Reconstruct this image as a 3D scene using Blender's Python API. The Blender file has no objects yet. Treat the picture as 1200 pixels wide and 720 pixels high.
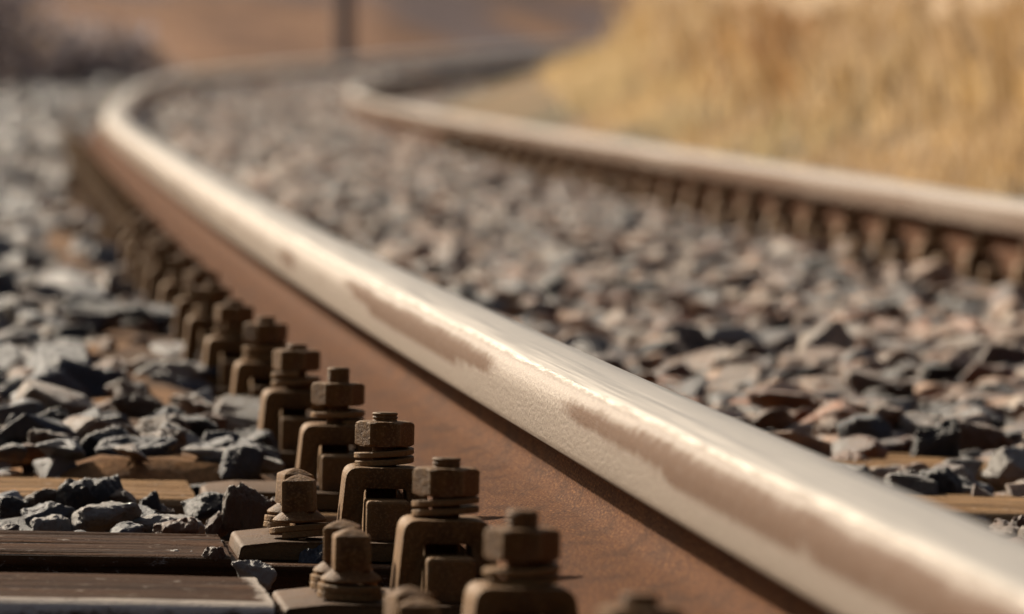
import bpy, bmesh, math, random
import numpy as np
from mathutils import Vector, Matrix, noise

rnd = random.Random(7)
rng = np.random.default_rng(11)
sc = bpy.context.scene
COL = sc.collection
ZO = 0.5                      # height of the lens above the world's zero level

# ------------------------------------------------------------------ track alignment
# A sharpening transition curve.  s runs along the near rail (metres), u is across
# (positive towards the inside of the curve), w is up from the rail top.
ROLL, CANT, GAUGE, HCAM = -.0573, .1003, 1.2583, .2355
DS = .01
_S = np.arange(-400, 7801) * DS
_T = np.minimum(_S, 61.0)
_TH = -.0764 + .0023084 * _T - .0003096 * _T ** 2 / 2 + 3.63e-6 * _T ** 3
_TH = _TH + np.maximum(_S - 61.0, 0) * .0239
_X = np.concatenate([[0], np.cumsum(np.sin((_TH[1:] + _TH[:-1]) / 2))]) * DS
_Y = np.concatenate([[0], np.cumsum(np.cos((_TH[1:] + _TH[:-1]) / 2))]) * DS
_X = _X - _X[400] + .0339
_Y = _Y - _Y[400] + 5.353
CR, SR = math.cos(ROLL), math.sin(ROLL)
ROT = Matrix(((CR, 0, SR, 0), (0, 1, 0, 0), (-SR, 0, CR, 0), (0, 0, 0, 1)))


_PULL = [0, .012, .050, .095, .135, .160, .165, .145, .100, .040, 0]


def track_np(s, u, w):
    s = np.asarray(s, float); u = np.asarray(u, float); w = np.asarray(w, float)
    X = np.interp(s, _S, _X); Y = np.interp(s, _S, _Y); th = np.interp(s, _S, _TH)
    # the outer rail is pulled in a little through the bend (worn, tight gauge)
    u = u + np.interp(s, [15, 19, 22, 25, 28, 31, 34, 37, 40, 43, 46], _PULL) * np.clip(1 - u / GAUGE, 0, 1)
    X = X + u * np.cos(th); Y = Y - u * np.sin(th)
    Z = -HCAM + w - CANT * u / GAUGE
    return np.stack([CR * X + SR * Z, Y, -SR * X + CR * Z + ZO], -1)


def track(s, u, w):
    return Vector(track_np(s, u, w))


def frame_at(s, u=0.0, w=0.0):
    """Matrix whose x axis runs across the track, y along it, z up from it."""
    o = track(s, u, w)
    x = (track(s, u + .1, w) - track(s, u - .1, w)).normalized()
    z = (track(s, u, w + .1) - track(s, u, w - .1))
    z = (z - x * z.dot(x)).normalized()
    y = z.cross(x)
    m = Matrix((x, y, z)).transposed().to_4x4()
    m.translation = o
    return m


# ------------------------------------------------------------------ materials
def new_mat(name):
    m = bpy.data.materials.new(name); m.use_nodes = True
    nt = m.node_tree; nt.nodes.clear()
    out = nt.nodes.new('ShaderNodeOutputMaterial')
    b = nt.nodes.new('ShaderNodeBsdfPrincipled')
    nt.links.new(b.outputs[0], out.inputs[0])
    return m, nt, b, out


class NT:
    def __init__(s, nt): s.nt = nt
    def n(s, t, **kw):
        x = s.nt.nodes.new(t)
        for k, v in kw.items(): setattr(x, k, v)
        return x
    def l(s, a, b): s.nt.links.new(a, b)
    def val(s, sock, v):
        if isinstance(v, bpy.types.NodeSocket): s.l(v, sock)
        else: sock.default_value = v
    def noise(s, vec, scale, detail=4, rough=.6, dist=0.0):
        x = s.n('ShaderNodeTexNoise'); s.l(vec, x.inputs['Vector'])
        x.inputs['Scale'].default_value = scale; x.inputs['Detail'].default_value = detail
        x.inputs['Roughness'].default_value = rough; x.inputs['Distortion'].default_value = dist
        m = s.n('ShaderNodeMapRange'); s.l(x.outputs['Fac'], m.inputs[0])
        m.inputs[1].default_value = .28; m.inputs[2].default_value = .72
        return m.outputs[0]
    def mix(s, f, a, b, mode='MIX'):
        x = s.n('ShaderNodeMix', data_type='RGBA', blend_type=mode)
        s.val(x.inputs[0], f); s.val(x.inputs[6], a); s.val(x.inputs[7], b)
        return x.outputs[2]
    def mixf(s, f, a, b):
        x = s.n('ShaderNodeMix', data_type='FLOAT')
        s.val(x.inputs[0], f); s.val(x.inputs[2], a); s.val(x.inputs[3], b)
        return x.outputs[0]
    def ramp(s, f, stops):
        x = s.n('ShaderNodeMapRange', interpolation_type='SMOOTHSTEP')
        s.val(x.inputs[0], f); x.inputs[1].default_value = stops[0]; x.inputs[2].default_value = stops[1]
        return x.outputs[0]
    def math(s, op, a, b=0.0, clamp=False):
        x = s.n('ShaderNodeMath', operation=op, use_clamp=clamp)
        s.val(x.inputs[0], a); s.val(x.inputs[1], b)
        return x.outputs[0]
    def scale(s, vec, v):
        x = s.n('ShaderNodeMapping'); s.l(vec, x.inputs[0]); x.inputs['Scale'].default_value = v
        return x.outputs[0]
    def bump(s, h, strength, dist, prev=None):
        x = s.n('ShaderNodeBump'); s.l(h, x.inputs['Height'])
        x.inputs['Strength'].default_value = strength; x.inputs['Distance'].default_value = dist
        if prev: s.l(prev, x.inputs['Normal'])
        return x.outputs[0]


def c4(r, g, b): return (r, g, b, 1)


def mat_rail():
    m, nt, b, _ = new_mat('rail_steel'); k = NT(nt)
    a = k.n('ShaderNodeAttribute', attribute_name='zones')       # r polish, g rust patch, b web and foot
    sep = k.n('ShaderNodeSeparateColor'); k.l(a.outputs['Color'], sep.inputs[0])
    pol, rust, web = sep.outputs[0], sep.outputs[1], sep.outputs[2]
    p = k.n('ShaderNodeAttribute', attribute_name='along').outputs['Vector']
    speck = k.noise(p, 430, 3, .65); fine = k.noise(p, 260, 5, .65); mid = k.noise(p, 70, 4, .6)
    streak = k.noise(k.scale(p, (1.6, 230, 1)), 1.0, 4, .6)
    big = k.noise(k.scale(p, (2.2, 9, 1)), 3.0, 4, .6)
    # head: dusty pale steel with rust patches whose edge is ragged
    dust = k.mix(fine, c4(.135, .096, .068), c4(.29, .225, .17))
    dust = k.mix(k.math('MULTIPLY', k.ramp(speck, (.5, .8)), .8), dust, c4(.12, .078, .05))
    dust = k.mix(k.ramp(k.noise(p, 330, 3, .7), (.75, 1.0)), dust, c4(.46, .40, .33))
    rustc = k.mix(fine, c4(.080, .036, .016), c4(.155, .078, .038))
    rustc = k.mix(k.ramp(speck, (.48, .72)), rustc, c4(.10, .05, .03))
    rg = k.math('ADD', rust, k.math('MULTIPLY', k.math('SUBTRACT', fine, .5), .55))
    rg = k.math('ADD', rg, k.math('MULTIPLY', k.math('SUBTRACT', mid, .5), .5))
    rg = k.math('ADD', rg, k.math('MULTIPLY', k.math('SUBTRACT', speck, .5), .45))
    rm = k.math('MULTIPLY', k.ramp(rg, (.15, 1.0)), .85)
    head = k.mix(rm, dust, rustc)
    # web and foot: fine grained red brown rust
    webc = k.mix(fine, c4(.040, .0130, .0038), c4(.104, .037, .0125))
    webc = k.mix(k.math('MULTIPLY', k.ramp(big, (.45, .75)), .6), webc, c4(.05, .021, .012))
    webc = k.mix(k.math('MULTIPLY', k.ramp(speck, (.52, .72)), .75), webc, c4(.27, .115, .038))
    stain = k.ramp(k.noise(k.scale(p, (16, 42, 1)), 1.0, 3, .55), (.35, 1.0))
    webc = k.mix(k.math('MULTIPLY', stain, .5), webc, c4(.030, .0105, .0040))
    c = k.mix(web, head, webc)
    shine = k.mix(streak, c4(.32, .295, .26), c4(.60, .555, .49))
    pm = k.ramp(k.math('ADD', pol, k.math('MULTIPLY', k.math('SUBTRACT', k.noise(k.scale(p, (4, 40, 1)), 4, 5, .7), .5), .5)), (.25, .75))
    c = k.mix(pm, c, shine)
    gs = k.math('SUBTRACT', 1.0, a.outputs['Alpha'], True)          # gauge side painted pale, standing in for light on the far bend
    c = k.mix(gs, c, k.mix(mid, c4(.72, .65, .54), c4(.86, .80, .70)))
    pm = k.math('MULTIPLY', pm, k.math('SUBTRACT', 1.0, gs))
    gf = k.n('ShaderNodeAttribute', attribute_name='gauge_face').outputs['Fac']      # mirror worn by wheel flanges
    c = k.mix(gf, c, c4(.90, .87, .80))
    k.l(c, b.inputs['Base Color'])
    k.l(k.mixf(gf, k.mixf(pm, k.math('MULTIPLY', k.math('SUBTRACT', 1.0, rm), k.mixf(k.math('MAXIMUM', web, gs), .06, .0)), .80), 1.0), b.inputs['Metallic'])
    k.l(k.mixf(pm, k.mixf(k.math('MAXIMUM', web, rm), .35, .06), .5), b.inputs['Specular IOR Level'])
    k.l(k.mixf(gf, k.mixf(pm, k.mixf(k.math('MAXIMUM', web, rm), .62, .85), k.mixf(streak, .34, .58)), .16), b.inputs['Roughness'])
    h = k.mixf(k.math('MAXIMUM', pm, gf), k.math('ADD', k.math('MULTIPLY', speck, .7), fine), k.math('MULTIPLY', streak, .06))
    k.l(k.bump(h, .7, .0011), b.inputs['Normal'])
    return m


def mat_iron(name='rusty_iron', dirt=1.0):
    """Rusty brown cast iron of the fastenings."""
    m, nt, b, _ = new_mat(name); k = NT(nt)
    p = k.n('ShaderNodeTexCoord').outputs['Object']
    oi = k.n('ShaderNodeObjectInfo')
    n1 = k.noise(p, 60, 6, .7); n2 = k.noise(p, 480, 3, .7); n3 = k.noise(p, 22, 3, .5)
    c = k.mix(n1, c4(.055, .0215, .0040), c4(.190, .086, .0175))
    c = k.mix(k.math('MULTIPLY', k.ramp(n3, (.5, .7)), .55), c, c4(.15, .060, .020))
    c = k.mix(k.math('MULTIPLY', k.ramp(n2, (.55, .75)), .6), c, c4(.27, .15, .055))
    ge = k.n('ShaderNodeNewGeometry')
    c = k.mix(k.math('MULTIPLY', k.ramp(ge.outputs['Pointiness'], (.52, .60)), .55), c, c4(.32, .19, .075))
    c = k.mix(k.mixf(oi.outputs['Random'], .0, .3), c, c4(.075, .036, .009))
    if dirt < 1: c = k.mix(1.0, c, c4(dirt, dirt * .96, dirt * .9), 'MULTIPLY')
    k.l(c, b.inputs['Base Color'])
    k.l(k.mixf(n1, .55, .8), b.inputs['Roughness'])
    b.inputs['Metallic'].default_value = .0; b.inputs['Specular IOR Level'].default_value = .18
    k.l(k.bump(k.math('ADD', k.math('MULTIPLY', n2, .6), n1), .6, .0011), b.inputs['Normal'])
    return m


def mat_wood():
    m, nt, b, _ = new_mat('tarred_wood'); k = NT(nt)
    p = k.n('ShaderNodeTexCoord').outputs['Object']
    oi = k.n('ShaderNodeObjectInfo')
    g1 = k.noise(k.scale(p, (2.2, 38, 60)), 1.6, 6, .75, .6)
    g2 = k.noise(k.scale(p, (1.2, 26, 45)), 1.3, 4, .6, 1.0)
    sp = k.noise(p, 420, 3, .7)
    stain = k.noise(p, 9, 4, .6)
    base = k.mix(g1, c4(.35, .32, .30), c4(1.7, 1.55, 1.35))
    c = k.mix(1.0, oi.outputs['Color'], base, 'MULTIPLY')
    crack = k.ramp(g2, (.72, .80))
    c = k.mix(k.math('MULTIPLY', crack, .85), c, c4(.012, .008, .006))
    c = k.mix(k.math('MULTIPLY', k.ramp(sp, (.7, 1.0)), .15), c, c4(.16, .10, .06))
    c = k.mix(k.math('MULTIPLY', k.ramp(stain, (.6, .95)), .35), c, c4(.13, .06, .026))
    pale_edge = k.n('ShaderNodeAttribute', attribute_name='pale_edge').outputs['Fac']
    wm = k.math('MULTIPLY', k.ramp(k.math('ADD', pale_edge, k.math('MULTIPLY', k.math('SUBTRACT', k.noise(k.scale(p, (1, 1, 2)), 60, 5, .7), .5), 1.1)), (.2, .8)), .85)
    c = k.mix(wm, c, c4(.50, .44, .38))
    k.l(c, b.inputs['Base Color'])
    k.l(k.mixf(g1, .5, .75), b.inputs['Roughness']); b.inputs['Specular IOR Level'].default_value = .04
    h = k.math('SUBTRACT', k.math('ADD', g1, k.math('MULTIPLY', sp, .25)), k.math('MULTIPLY', crack, 1.2))
    k.l(k.bump(h, .8, .003), b.inputs['Normal'])
    return m


def mat_stone(name, source):
    m, nt, b, _ = new_mat(name); k = NT(nt)
    p = k.n('ShaderNodeTexCoord').outputs['Object']
    if source == 'object':
        col = k.n('ShaderNodeObjectInfo').outputs['Color']
    else:
        col = k.n('ShaderNodeAttribute', attribute_name='tint').outputs['Color']
    n1 = k.noise(p, 55, 6, .7); n2 = k.noise(p, 380, 5, .75); n3 = k.noise(p, 26, 4, .6, .5)
    c = k.mix(1.0, col, k.mix(n1, c4(.45, .45, .46), c4(1.5, 1.46, 1.40)), 'MULTIPLY')
    c = k.mix(k.math('MULTIPLY', k.ramp(n2, (.68, 1.0)), .45), c, c4(.38, .35, .31))
    c = k.mix(k.math('MULTIPLY', k.ramp(n3, (.62, .9)), .6), c, c4(.14, .070, .03))
    k.l(c, b.inputs['Base Color'])
    k.l(k.mixf(n1, .34, .58), b.inputs['Roughness'])
    b.inputs['Specular IOR Level'].default_value = .43
    k.l(k.bump(k.math('ADD', n2, k.math('MULTIPLY', n1, 1.6)), .75, .0034), b.inputs['Normal'])
    return m


def mat_soil(name, a, bcol, c3, scale):
    m, nt, b, _ = new_mat(name); k = NT(nt)
    p = k.n('ShaderNodeTexCoord').outputs['Object']
    n1 = k.noise(p, scale, 6, .65); n2 = k.noise(p, scale * 14, 5, .7); n3 = k.noise(p, scale * .35, 3, .5)
    c = k.mix(k.ramp(n1, (.3, .7)), c4(*a), c4(*bcol))
    c = k.mix(k.ramp(n3, (.45, .62)), c, c4(*c3))
    c = k.mix(1.0, c, k.mix(n2, c4(.6, .6, .6), c4(1.4, 1.4, 1.4)), 'MULTIPLY')
    k.l(c, b.inputs['Base Color']); b.inputs['Roughness'].default_value = .95
    b.inputs['Specular IOR Level'].default_value = .15
    k.l(k.bump(n2, .6, .02 / max(scale, .5)), b.inputs['Normal'])
    return m


def mat_leaf(name, trans=.35):
    m, nt, b, out = new_mat(name); k = NT(nt)
    col = k.n('ShaderNodeAttribute', attribute_name='tint').outputs['Color']
    k.l(col, b.inputs['Base Color']); b.inputs['Roughness'].default_value = .75
    b.inputs['Specular IOR Level'].default_value = .2
    t = k.n('ShaderNodeBsdfTranslucent'); k.l(col, t.inputs[0])
    mx = k.n('ShaderNodeMixShader'); mx.inputs[0].default_value = trans
    k.l(b.outputs[0], mx.inputs[1]); k.l(t.outputs[0], mx.inputs[2]); k.l(mx.outputs[0], out.inputs[0])
    return m


def mat_flat(name, col, rough=.8):
    m, nt, b, _ = new_mat(name); k = NT(nt)
    p = k.n('ShaderNodeTexCoord').outputs['Object']
    n = k.noise(p, 30, 5, .7)
    k.l(k.mix(n, c4(*[x * .6 for x in col]), c4(*[x * 1.4 for x in col])), b.inputs['Base Color'])
    b.inputs['Roughness'].default_value = rough
    return m


M_RAIL, M_IRON, M_WOOD = mat_rail(), mat_iron(), mat_wood()
M_PLATE = mat_iron('oily_plate_iron', .50)          # the base plates are darker, soaked with oil
M_STONE, M_BALLAST = mat_stone('single_stone', 'object'), mat_stone('ballast_stone', 'attr')
M_BED = mat_soil('rusty_sand', (.125, .056, .020), (.24, .122, .048), (.085, .045, .022), 14)
M_EARTH = mat_soil('dry_earth', (.16, .10, .055), (.26, .17, .09), (.10, .085, .05), .8)
M_GRASS, M_SCRUB = mat_leaf('dry_grass', .5), mat_leaf('scrub_twigs', .4)
M_POST = mat_flat('weathered_post', (.19, .17, .17))


# ------------------------------------------------------------------ object helpers
def link(o, parent=None):
    COL.objects.link(o)
    if parent: o.parent = parent
    return o


def tag(o, label=None, cat=None, group=None, kind=None):
    if label: o['label'] = label
    if cat: o['category'] = cat
    if group: o['group'] = group
    if kind: o['kind'] = kind
    return o


def obj(name, bm, mat, parent=None, smooth=None):
    bm.normal_update()
    me = bpy.data.meshes.new(name); bm.to_mesh(me); bm.free()
    me.materials.append(mat)
    if smooth is not None:
        me.shade_smooth()
        me.set_sharp_from_angle(angle=math.radians(smooth))
    return link(bpy.data.objects.new(name, me), parent)


def np_mesh(name, verts, faces, mat, loops_per=3, tint=None, attr=None, parent=None):
    verts = np.asarray(verts, np.float32); faces = np.asarray(faces, np.int32)
    me = bpy.data.meshes.new(name)
    me.vertices.add(len(verts)); me.vertices.foreach_set('co', verts.ravel())
    nf = len(faces)
    me.loops.add(nf * loops_per); me.loops.foreach_set('vertex_index', faces.ravel())
    me.polygons.add(nf); me.polygons.foreach_set('loop_start', np.arange(nf, dtype=np.int32) * loops_per)
    me.update(calc_edges=True)
    me.polygons.foreach_set('use_smooth', np.zeros(nf, bool))
    if tint is not None:
        a = me.attributes.new('tint', 'FLOAT_COLOR', 'POINT')
        t = np.ones((len(verts), 4), np.float32); t[:, :3] = tint
        a.data.foreach_set('color', t.ravel())
    me.materials.append(mat)
    return link(bpy.data.objects.new(name, me), parent)


def empty(name, mw):
    o = bpy.data.objects.new(name, None); o.empty_display_size = .05
    COL.objects.link(o); o.matrix_world = mw
    return o


def copy_tree(o, parent=None):
    c = o.copy(); COL.objects.link(c); c.parent = parent
    for ch in list(o.children): copy_tree(ch, c)
    return c


def bevel_all(bm, off, seg=2, ang=25):
    ed = [e for e in bm.edges if len(e.link_faces) == 2 and e.calc_face_angle(0) > math.radians(ang)]
    bmesh.ops.bevel(bm, geom=ed, offset=off, segments=seg, profile=.5, affect='EDGES', clamp_overlap=True)


def box_bm(sx, sy, sz, z0=0.0, off=.001, seg=2):
    bm = bmesh.new(); bmesh.ops.create_cube(bm, size=1)
    for v in bm.verts: v.co = Vector((v.co.x * sx, v.co.y * sy, (v.co.z + .5) * sz + z0))
    bevel_all(bm, off, seg)
    return bm


def lathe_bm(prof, n=36, fn=None):
    """prof: (radius, z) from bottom to top; fn(phi, r, z) reshapes the radius."""
    bm = bmesh.new(); rings = []
    for r, z in prof:
        rings.append([bm.verts.new(((fn(t, r, z) if fn else r) * math.cos(t), (fn(t, r, z) if fn else r) * math.sin(t), z))
                      for t in (2 * math.pi * i / n for i in range(n))])
    for a, b in zip(rings, rings[1:]):
        for i in range(n): bm.faces.new((a[i], a[(i + 1) % n], b[(i + 1) % n], b[i]))
    bm.faces.new(list(reversed(rings[0]))); bm.faces.new(rings[-1])
    return bm


def coil_bm(rin, rout, thick, turns, rise, n=40):
    """A helical spring washer of rectangular section."""
    bm = bmesh.new(); secs = []
    N = int(n * turns)
    for i in range(N + 1):
        t = 2 * math.pi * turns * i / N; z = rise * i / N
        c, s = math.cos(t), math.sin(t); e = thick * .14
        pts = [(rin, e), (rin + e, 0), (rout - e, 0), (rout, e), (rout, thick - e), (rout - e, thick), (rin + e, thick), (rin, thick - e)]
        secs.append([bm.verts.new((r * c, r * s, z + h)) for r, h in pts])
    for a, b in zip(secs, secs[1:]):
        for j in range(8): bm.faces.new((a[j], b[j], b[(j + 1) % 8], a[(j + 1) % 8]))
    bm.faces.new(list(reversed(secs[0]))); bm.faces.new(secs[-1])
    bmesh.ops.recalc_face_normals(bm, faces=bm.faces)
    return bm


def prism_bm(outline, y0, y1, off=.0012):
    """An outline in x, z pushed along y, its end edges rounded."""
    bm = bmesh.new()
    a = [bm.verts.new((x, y0, z)) for x, z in outline]; b = [bm.verts.new((x, y1, z)) for x, z in outline]
    n = len(a)
    fa = bm.faces.new(a); fb = bm.faces.new(list(reversed(b)))
    for i in range(n): bm.faces.new((a[i], b[i], b[(i + 1) % n], a[(i + 1) % n]))
    bmesh.ops.recalc_face_normals(bm, faces=bm.faces)
    ed = list(fa.edges) + list(fb.edges)
    bmesh.ops.bevel(bm, geom=ed, offset=off, segments=2, profile=.5, affect='EDGES', clamp_overlap=True)
    return bm


def round_poly(pts):
    """pts: (x, z, radius) corners -> polyline with rounded corners."""
    out = []; n = len(pts)
    for i, (x, z, r) in enumerate(pts):
        p = Vector((x, z)); a = Vector(pts[i - 1][:2]); b = Vector(pts[(i + 1) % n][:2])
        if r <= 0: out.append((x, z)); continue
        da, db = (a - p).normalized(), (b - p).normalized()
        half = da.angle(db) / 2
        d = min(r / math.tan(half), (a - p).length * .49, (b - p).length * .49)
        p0, p1 = p + da * d, p + db * d
        for k in range(6):
            t = k / 5
            q = p0 * (1 - t) ** 2 + p * 2 * t * (1 - t) + p1 * t * t
            out.append((q.x, q.y))
    return out


# ------------------------------------------------------------------ rails
HALF = [(0, 0), (-.012, -.0003), (-.0215, -.0014), (-.0265, -.0028), (-.031, -.0052), (-.0348, -.0088), (-.0375, -.0132),
        (-.0392, -.0185), (-.0400, -.0250), (-.0406, -.0330), (-.0411, -.0420), (-.0408, -.0455), (-.0392, -.0473), (-.0360, -.0482),
        (-.028, -.0515), (-.016, -.0570), (-.0110, -.0615), (-.0092, -.0680), (-.0092, -.0755), (-.0105, -.0820), (-.0145, -.0875),
        (-.022, -.0920), (-.036, -.0955), (-.060, -.0985), (-.092, -.1018), (-.0975, -.1030), (-.0985, -.1050), (-.0985, -.1135),
        (-.0965, -.1165)]
PROF = HALF + [(-x, z) for x, z in reversed(HALF[1:])]


def bump1(x, a, b, soft):
    def st(t): t = min(max(t, 0), 1); return t * t * (3 - 2 * t)
    return st((x - a) / soft) * st((b - x) / soft)


def rust_on_head(s, w, side):
    """Where rust patches lie on the side of the head (0..1, ragged edge added in the material)."""
    n = noise.noise(Vector((s * 2.3, side * 7.0, 1.7))); n2 = noise.noise(Vector((s * 7.0, side * 5.0, 4.2)))
    n3 = noise.noise(Vector((s * 22.0, w * 300, 2.2)))
    if side < 0 and s < 2.7:
        if s < -.18:          # a long patch widening towards the near end
            t = min((-.18 - s) / 1.0, 1)
            top, bot = -.010 + .002 * t, -.014 - .013 * math.sqrt(t)
            m = bump1(s, -9, -.14, .3)
        else:                 # a second patch with a drooping lower edge
            t = (s - .2) / 2.1
            top = -.009; bot = -.014 - .017 * math.sin(min(max(t, 0), 1) * math.pi) ** .8
            m = bump1(s, .16, 2.5, .28)
        bot += .003 * n2 + .002 * n3; top += .0015 * n2
        return m * bump1(-w, -top - .003, -bot + .003, .005)
    q = n * 1.4 + .35 * n2 + .2
    cen = .02 + .006 * n2
    return min(max(q, 0), 1) * bump1(-w, cen - .012, cen + .016, .008) * .9


def build_rail(name, u0, s0, s1, label, rustier):
    ss = list(np.arange(s0, 4, .03)) if s0 < 4 else []
    ss += list(np.arange(max(s0, 4), 15, .10)) + list(np.arange(15, s1, .2))
    ss = np.array(ss); n = len(PROF)
    arc = np.concatenate([[0], np.cumsum([math.dist(PROF[i], PROF[(i + 1) % n]) for i in range(n)])])
    V = np.concatenate([track_np(np.full(n, s), u0 + np.array([p[0] for p in PROF]), np.array([p[1] for p in PROF]))[None] for s in ss])
    F = []
    for i in range(len(ss) - 1):
        a = i * n; b = a + n
        for j in range(n):
            k = (j + 1) % n
            F.append((a + j, a + k, b + k, b + j))
    me = bpy.data.meshes.new(name)
    caps = [list(reversed(range(n))), list(range((len(ss) - 1) * n, len(ss) * n))]
    me.from_pydata(V.reshape(-1, 3).tolist(), [], [tuple(reversed(f)) for f in F] + [tuple(reversed(c)) for c in caps])
    zones = np.zeros((len(ss), n, 4), np.float32); zones[..., 3] = 1
    gface = np.zeros((len(ss), n), np.float32)
    along = np.zeros((len(ss), n, 3), np.float32)
    for i, s in enumerate(ss):
        for j, (x, w) in enumerate(PROF):
            ax = abs(x)
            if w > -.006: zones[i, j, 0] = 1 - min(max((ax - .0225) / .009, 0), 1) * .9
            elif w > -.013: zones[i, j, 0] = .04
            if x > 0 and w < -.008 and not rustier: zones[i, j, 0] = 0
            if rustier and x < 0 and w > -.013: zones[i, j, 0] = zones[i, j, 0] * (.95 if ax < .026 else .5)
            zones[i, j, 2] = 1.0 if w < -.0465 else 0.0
            if x > 0 and w < -.008 and not rustier: zones[i, j, 3] = 0.0; zones[i, j, 1] = 0      # gauge side masked for the pale colour that imitates the bend's glint
            if w > -.047: zones[i, j, 1] = rust_on_head(s + (40 if rustier else 0), w, -1 if x < 0 else 1)
            if rustier and w < -.010 and w > -.047: zones[i, j, 1] = max(zones[i, j, 1], .75 + .35 * noise.noise(Vector((s * .8, x * 9, 0))))
            if x > .030 and -.047 < w < -.004 and not rustier: gface[i, j] = 1.0
            along[i, j] = (s, arc[j], 0)
    a = me.attributes.new('zones', 'FLOAT_COLOR', 'POINT'); a.data.foreach_set('color', zones.ravel())
    a = me.attributes.new('gauge_face', 'FLOAT', 'POINT'); a.data.foreach_set('value', gface.ravel())
    a = me.attributes.new('along', 'FLOAT_VECTOR', 'POINT'); a.data.foreach_set('vector', along.ravel())
    bm = bmesh.new(); bm.from_mesh(me); bmesh.ops.recalc_face_normals(bm, faces=bm.faces); bm.to_mesh(me); bm.free()
    me.materials.append(M_RAIL); me.shade_smooth(); me.set_sharp_from_angle(angle=math.radians(38))
    o = link(bpy.data.objects.new(name, me))
    return tag(o, label, 'rail', 'the two rails of the curving track')


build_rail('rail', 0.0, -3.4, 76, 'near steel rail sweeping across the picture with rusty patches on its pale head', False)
build_rail('rail', GAUGE, -3.4, 76, 'farther steel rail on the inside of the curve beside the dry grass', True)

# ------------------------------------------------------------------ rail fastenings
PL = -.118                     # top of the base plate below the rail top
CLAMP = round_poly([(-.0305, 0, .002), (-.0262, .0474, .009), (.0250, .0474, .009), (.0300, .0152, .002), (.0150, .0150, .001), (.0138, .0335, .003), (-.0142, .0335, .003), (-.0158, 0, .001)])


def hexfn(af):
    def f(t, r, z):
        a = (t + math.pi / 6) % (math.pi / 3) - math.pi / 6
        return min(r, af / 2 / math.cos(a))
    return f


def square_fn(h):
    def f(t, r, z):
        a = (t + math.pi / 4) % (math.pi / 2) - math.pi / 4
        return h * (r / .0139) * (1 - 1.2 * (z - .007)) / max(math.cos(a), .735) if z > .0070 else r
    return f


def nut_bm(h=.0170, af=.0345):
    R = af / 2 / math.cos(math.pi / 6); e = R - af / 2
    pr = [(af / 2 - .0012, 0), (af / 2 + .0002, .0003), (R - .0004, .0012), (R, .0020), (R, h - .0024), (R - .0006, h - .0013), (af / 2 + .0003, h - .0004), (af / 2 - .0008, h), (.0092, h), (.0086, h - .0006)]
    return lathe_bm(pr, 72, hexfn(af))


def stud_bm(length):
    pr = [(.0084, -.035)]; z = -.006
    while z < length - .002:
        pr += [(.0079, z), (.0086, z + .0009), (.0086, z + .0014), (.0079, z + .0021)]; z += .0024
    pr += [(.0080, length - .0012), (.0070, length - .0002), (.003, length)]
    return lathe_bm(pr, 32)


def screw_bm():
    pr = [(.0162, 0), (.0176, .0006), (.0180, .0018), (.0172, .0030), (.0128, .0062), (.0120, .0066), (.0137, .0074), (.0139, .0080), (.0139, .0266), (.0132, .0276), (.0070, .0302), (.0006, .0318)]
    bm = lathe_bm(pr, 48, square_fn(.0110))
    return bm


_hi = {}


def mesh_once(key, fn, smooth):
    if key not in _hi:
        bm = fn(); bm.normal_update(); me = bpy.data.meshes.new(key[0]); bm.to_mesh(me); bm.free()
        me.materials.append(M_PLATE if key[0] == 'base_plate' else M_IRON); me.shade_smooth(); me.set_sharp_from_angle(angle=math.radians(smooth)); _hi[key] = me
    return _hi[key]


def part(name, key, fn, parent, loc=(0, 0, 0), rz=0.0, smooth=35, tilt=(0, 0)):
    o = bpy.data.objects.new(name, mesh_once((name, key), fn, smooth)); link(o, parent)
    o.location = loc; o.rotation_euler = (tilt[0], tilt[1], rz)
    return o


def plate_bm():
    ol = round_poly([(-.232, -.0125, .001), (-.230, -.003, .004), (-.205, 0, .006), (.205, 0, .006), (.230, -.003, .004), (.232, -.0125, .001)])
    bm = prism_bm(ol, -.078, .078, .0022)
    return bm


def rib_bm():
    return box_bm(.0290, .038, .0275, 0, .0028, 3)


def rib_back_bm():
    return box_bm(.0215, .030, .0335, 0, .0015, 2)  # back rib raised up to the clamp to block light and darken its window


def half_side(root, sg, bolt_u=.132, nut_top=-.0405, stub=.006, nrot=0.0, wrot=0.0, screws=True):
    """Clamp, bolt, nut, spring washer, rib and two square headed screws on one side of the rail (sg -1 outer, +1 inner)."""
    u = sg * bolt_u
    flip = 0 if sg < 0 else math.pi
    part('rib', 'a', rib_bm, root, (u, -.041, PL - .0005)); part('rib', 'b', rib_back_bm, root, (u, .041, PL - .0005))
    part('clamp', 'a', lambda: prism_bm(CLAMP, -.031, .031, .0016), root, (u, 0, PL), flip + rnd.uniform(-.02, .02), 40)
    z0 = PL + .0474
    wt = nut_top - .0170 - z0                     # room left for the washer
    w = part('spring_washer', 'coil', lambda: coil_bm(.0098, .0202, .0038, 1.68, .0093), root, (u, 0, z0), wrot, 30, (rnd.uniform(-.05, .05), rnd.uniform(-.05, .05)))
    w.scale = (1, 1, max(wt, .008) / .0131)
    nut = part('nut', 'hex', nut_bm, root, (u, 0, nut_top - .0170), nrot, 20)
    key = 'stud%.3f' % stub
    b = part('bolt', key, lambda: stud_bm(stub), root, (u, 0, nut_top), nrot, 40)
    for sy in (-.043, .040) if screws else ():
        hs = part('sleeper_screw', 'sq', screw_bm, root, (sg * .190, sy, PL + .0112), rnd.uniform(-.25, .35), 30, (rnd.uniform(-.04, .04), rnd.uniform(-.04, .04)))
        ww = part('spring_washer', 'coil2', lambda: coil_bm(.0085, .0202, .0042, 1.65, .0070), hs, (0, 0, -.0112), rnd.uniform(0, 6.28), 30, (.06, -.04))


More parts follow.
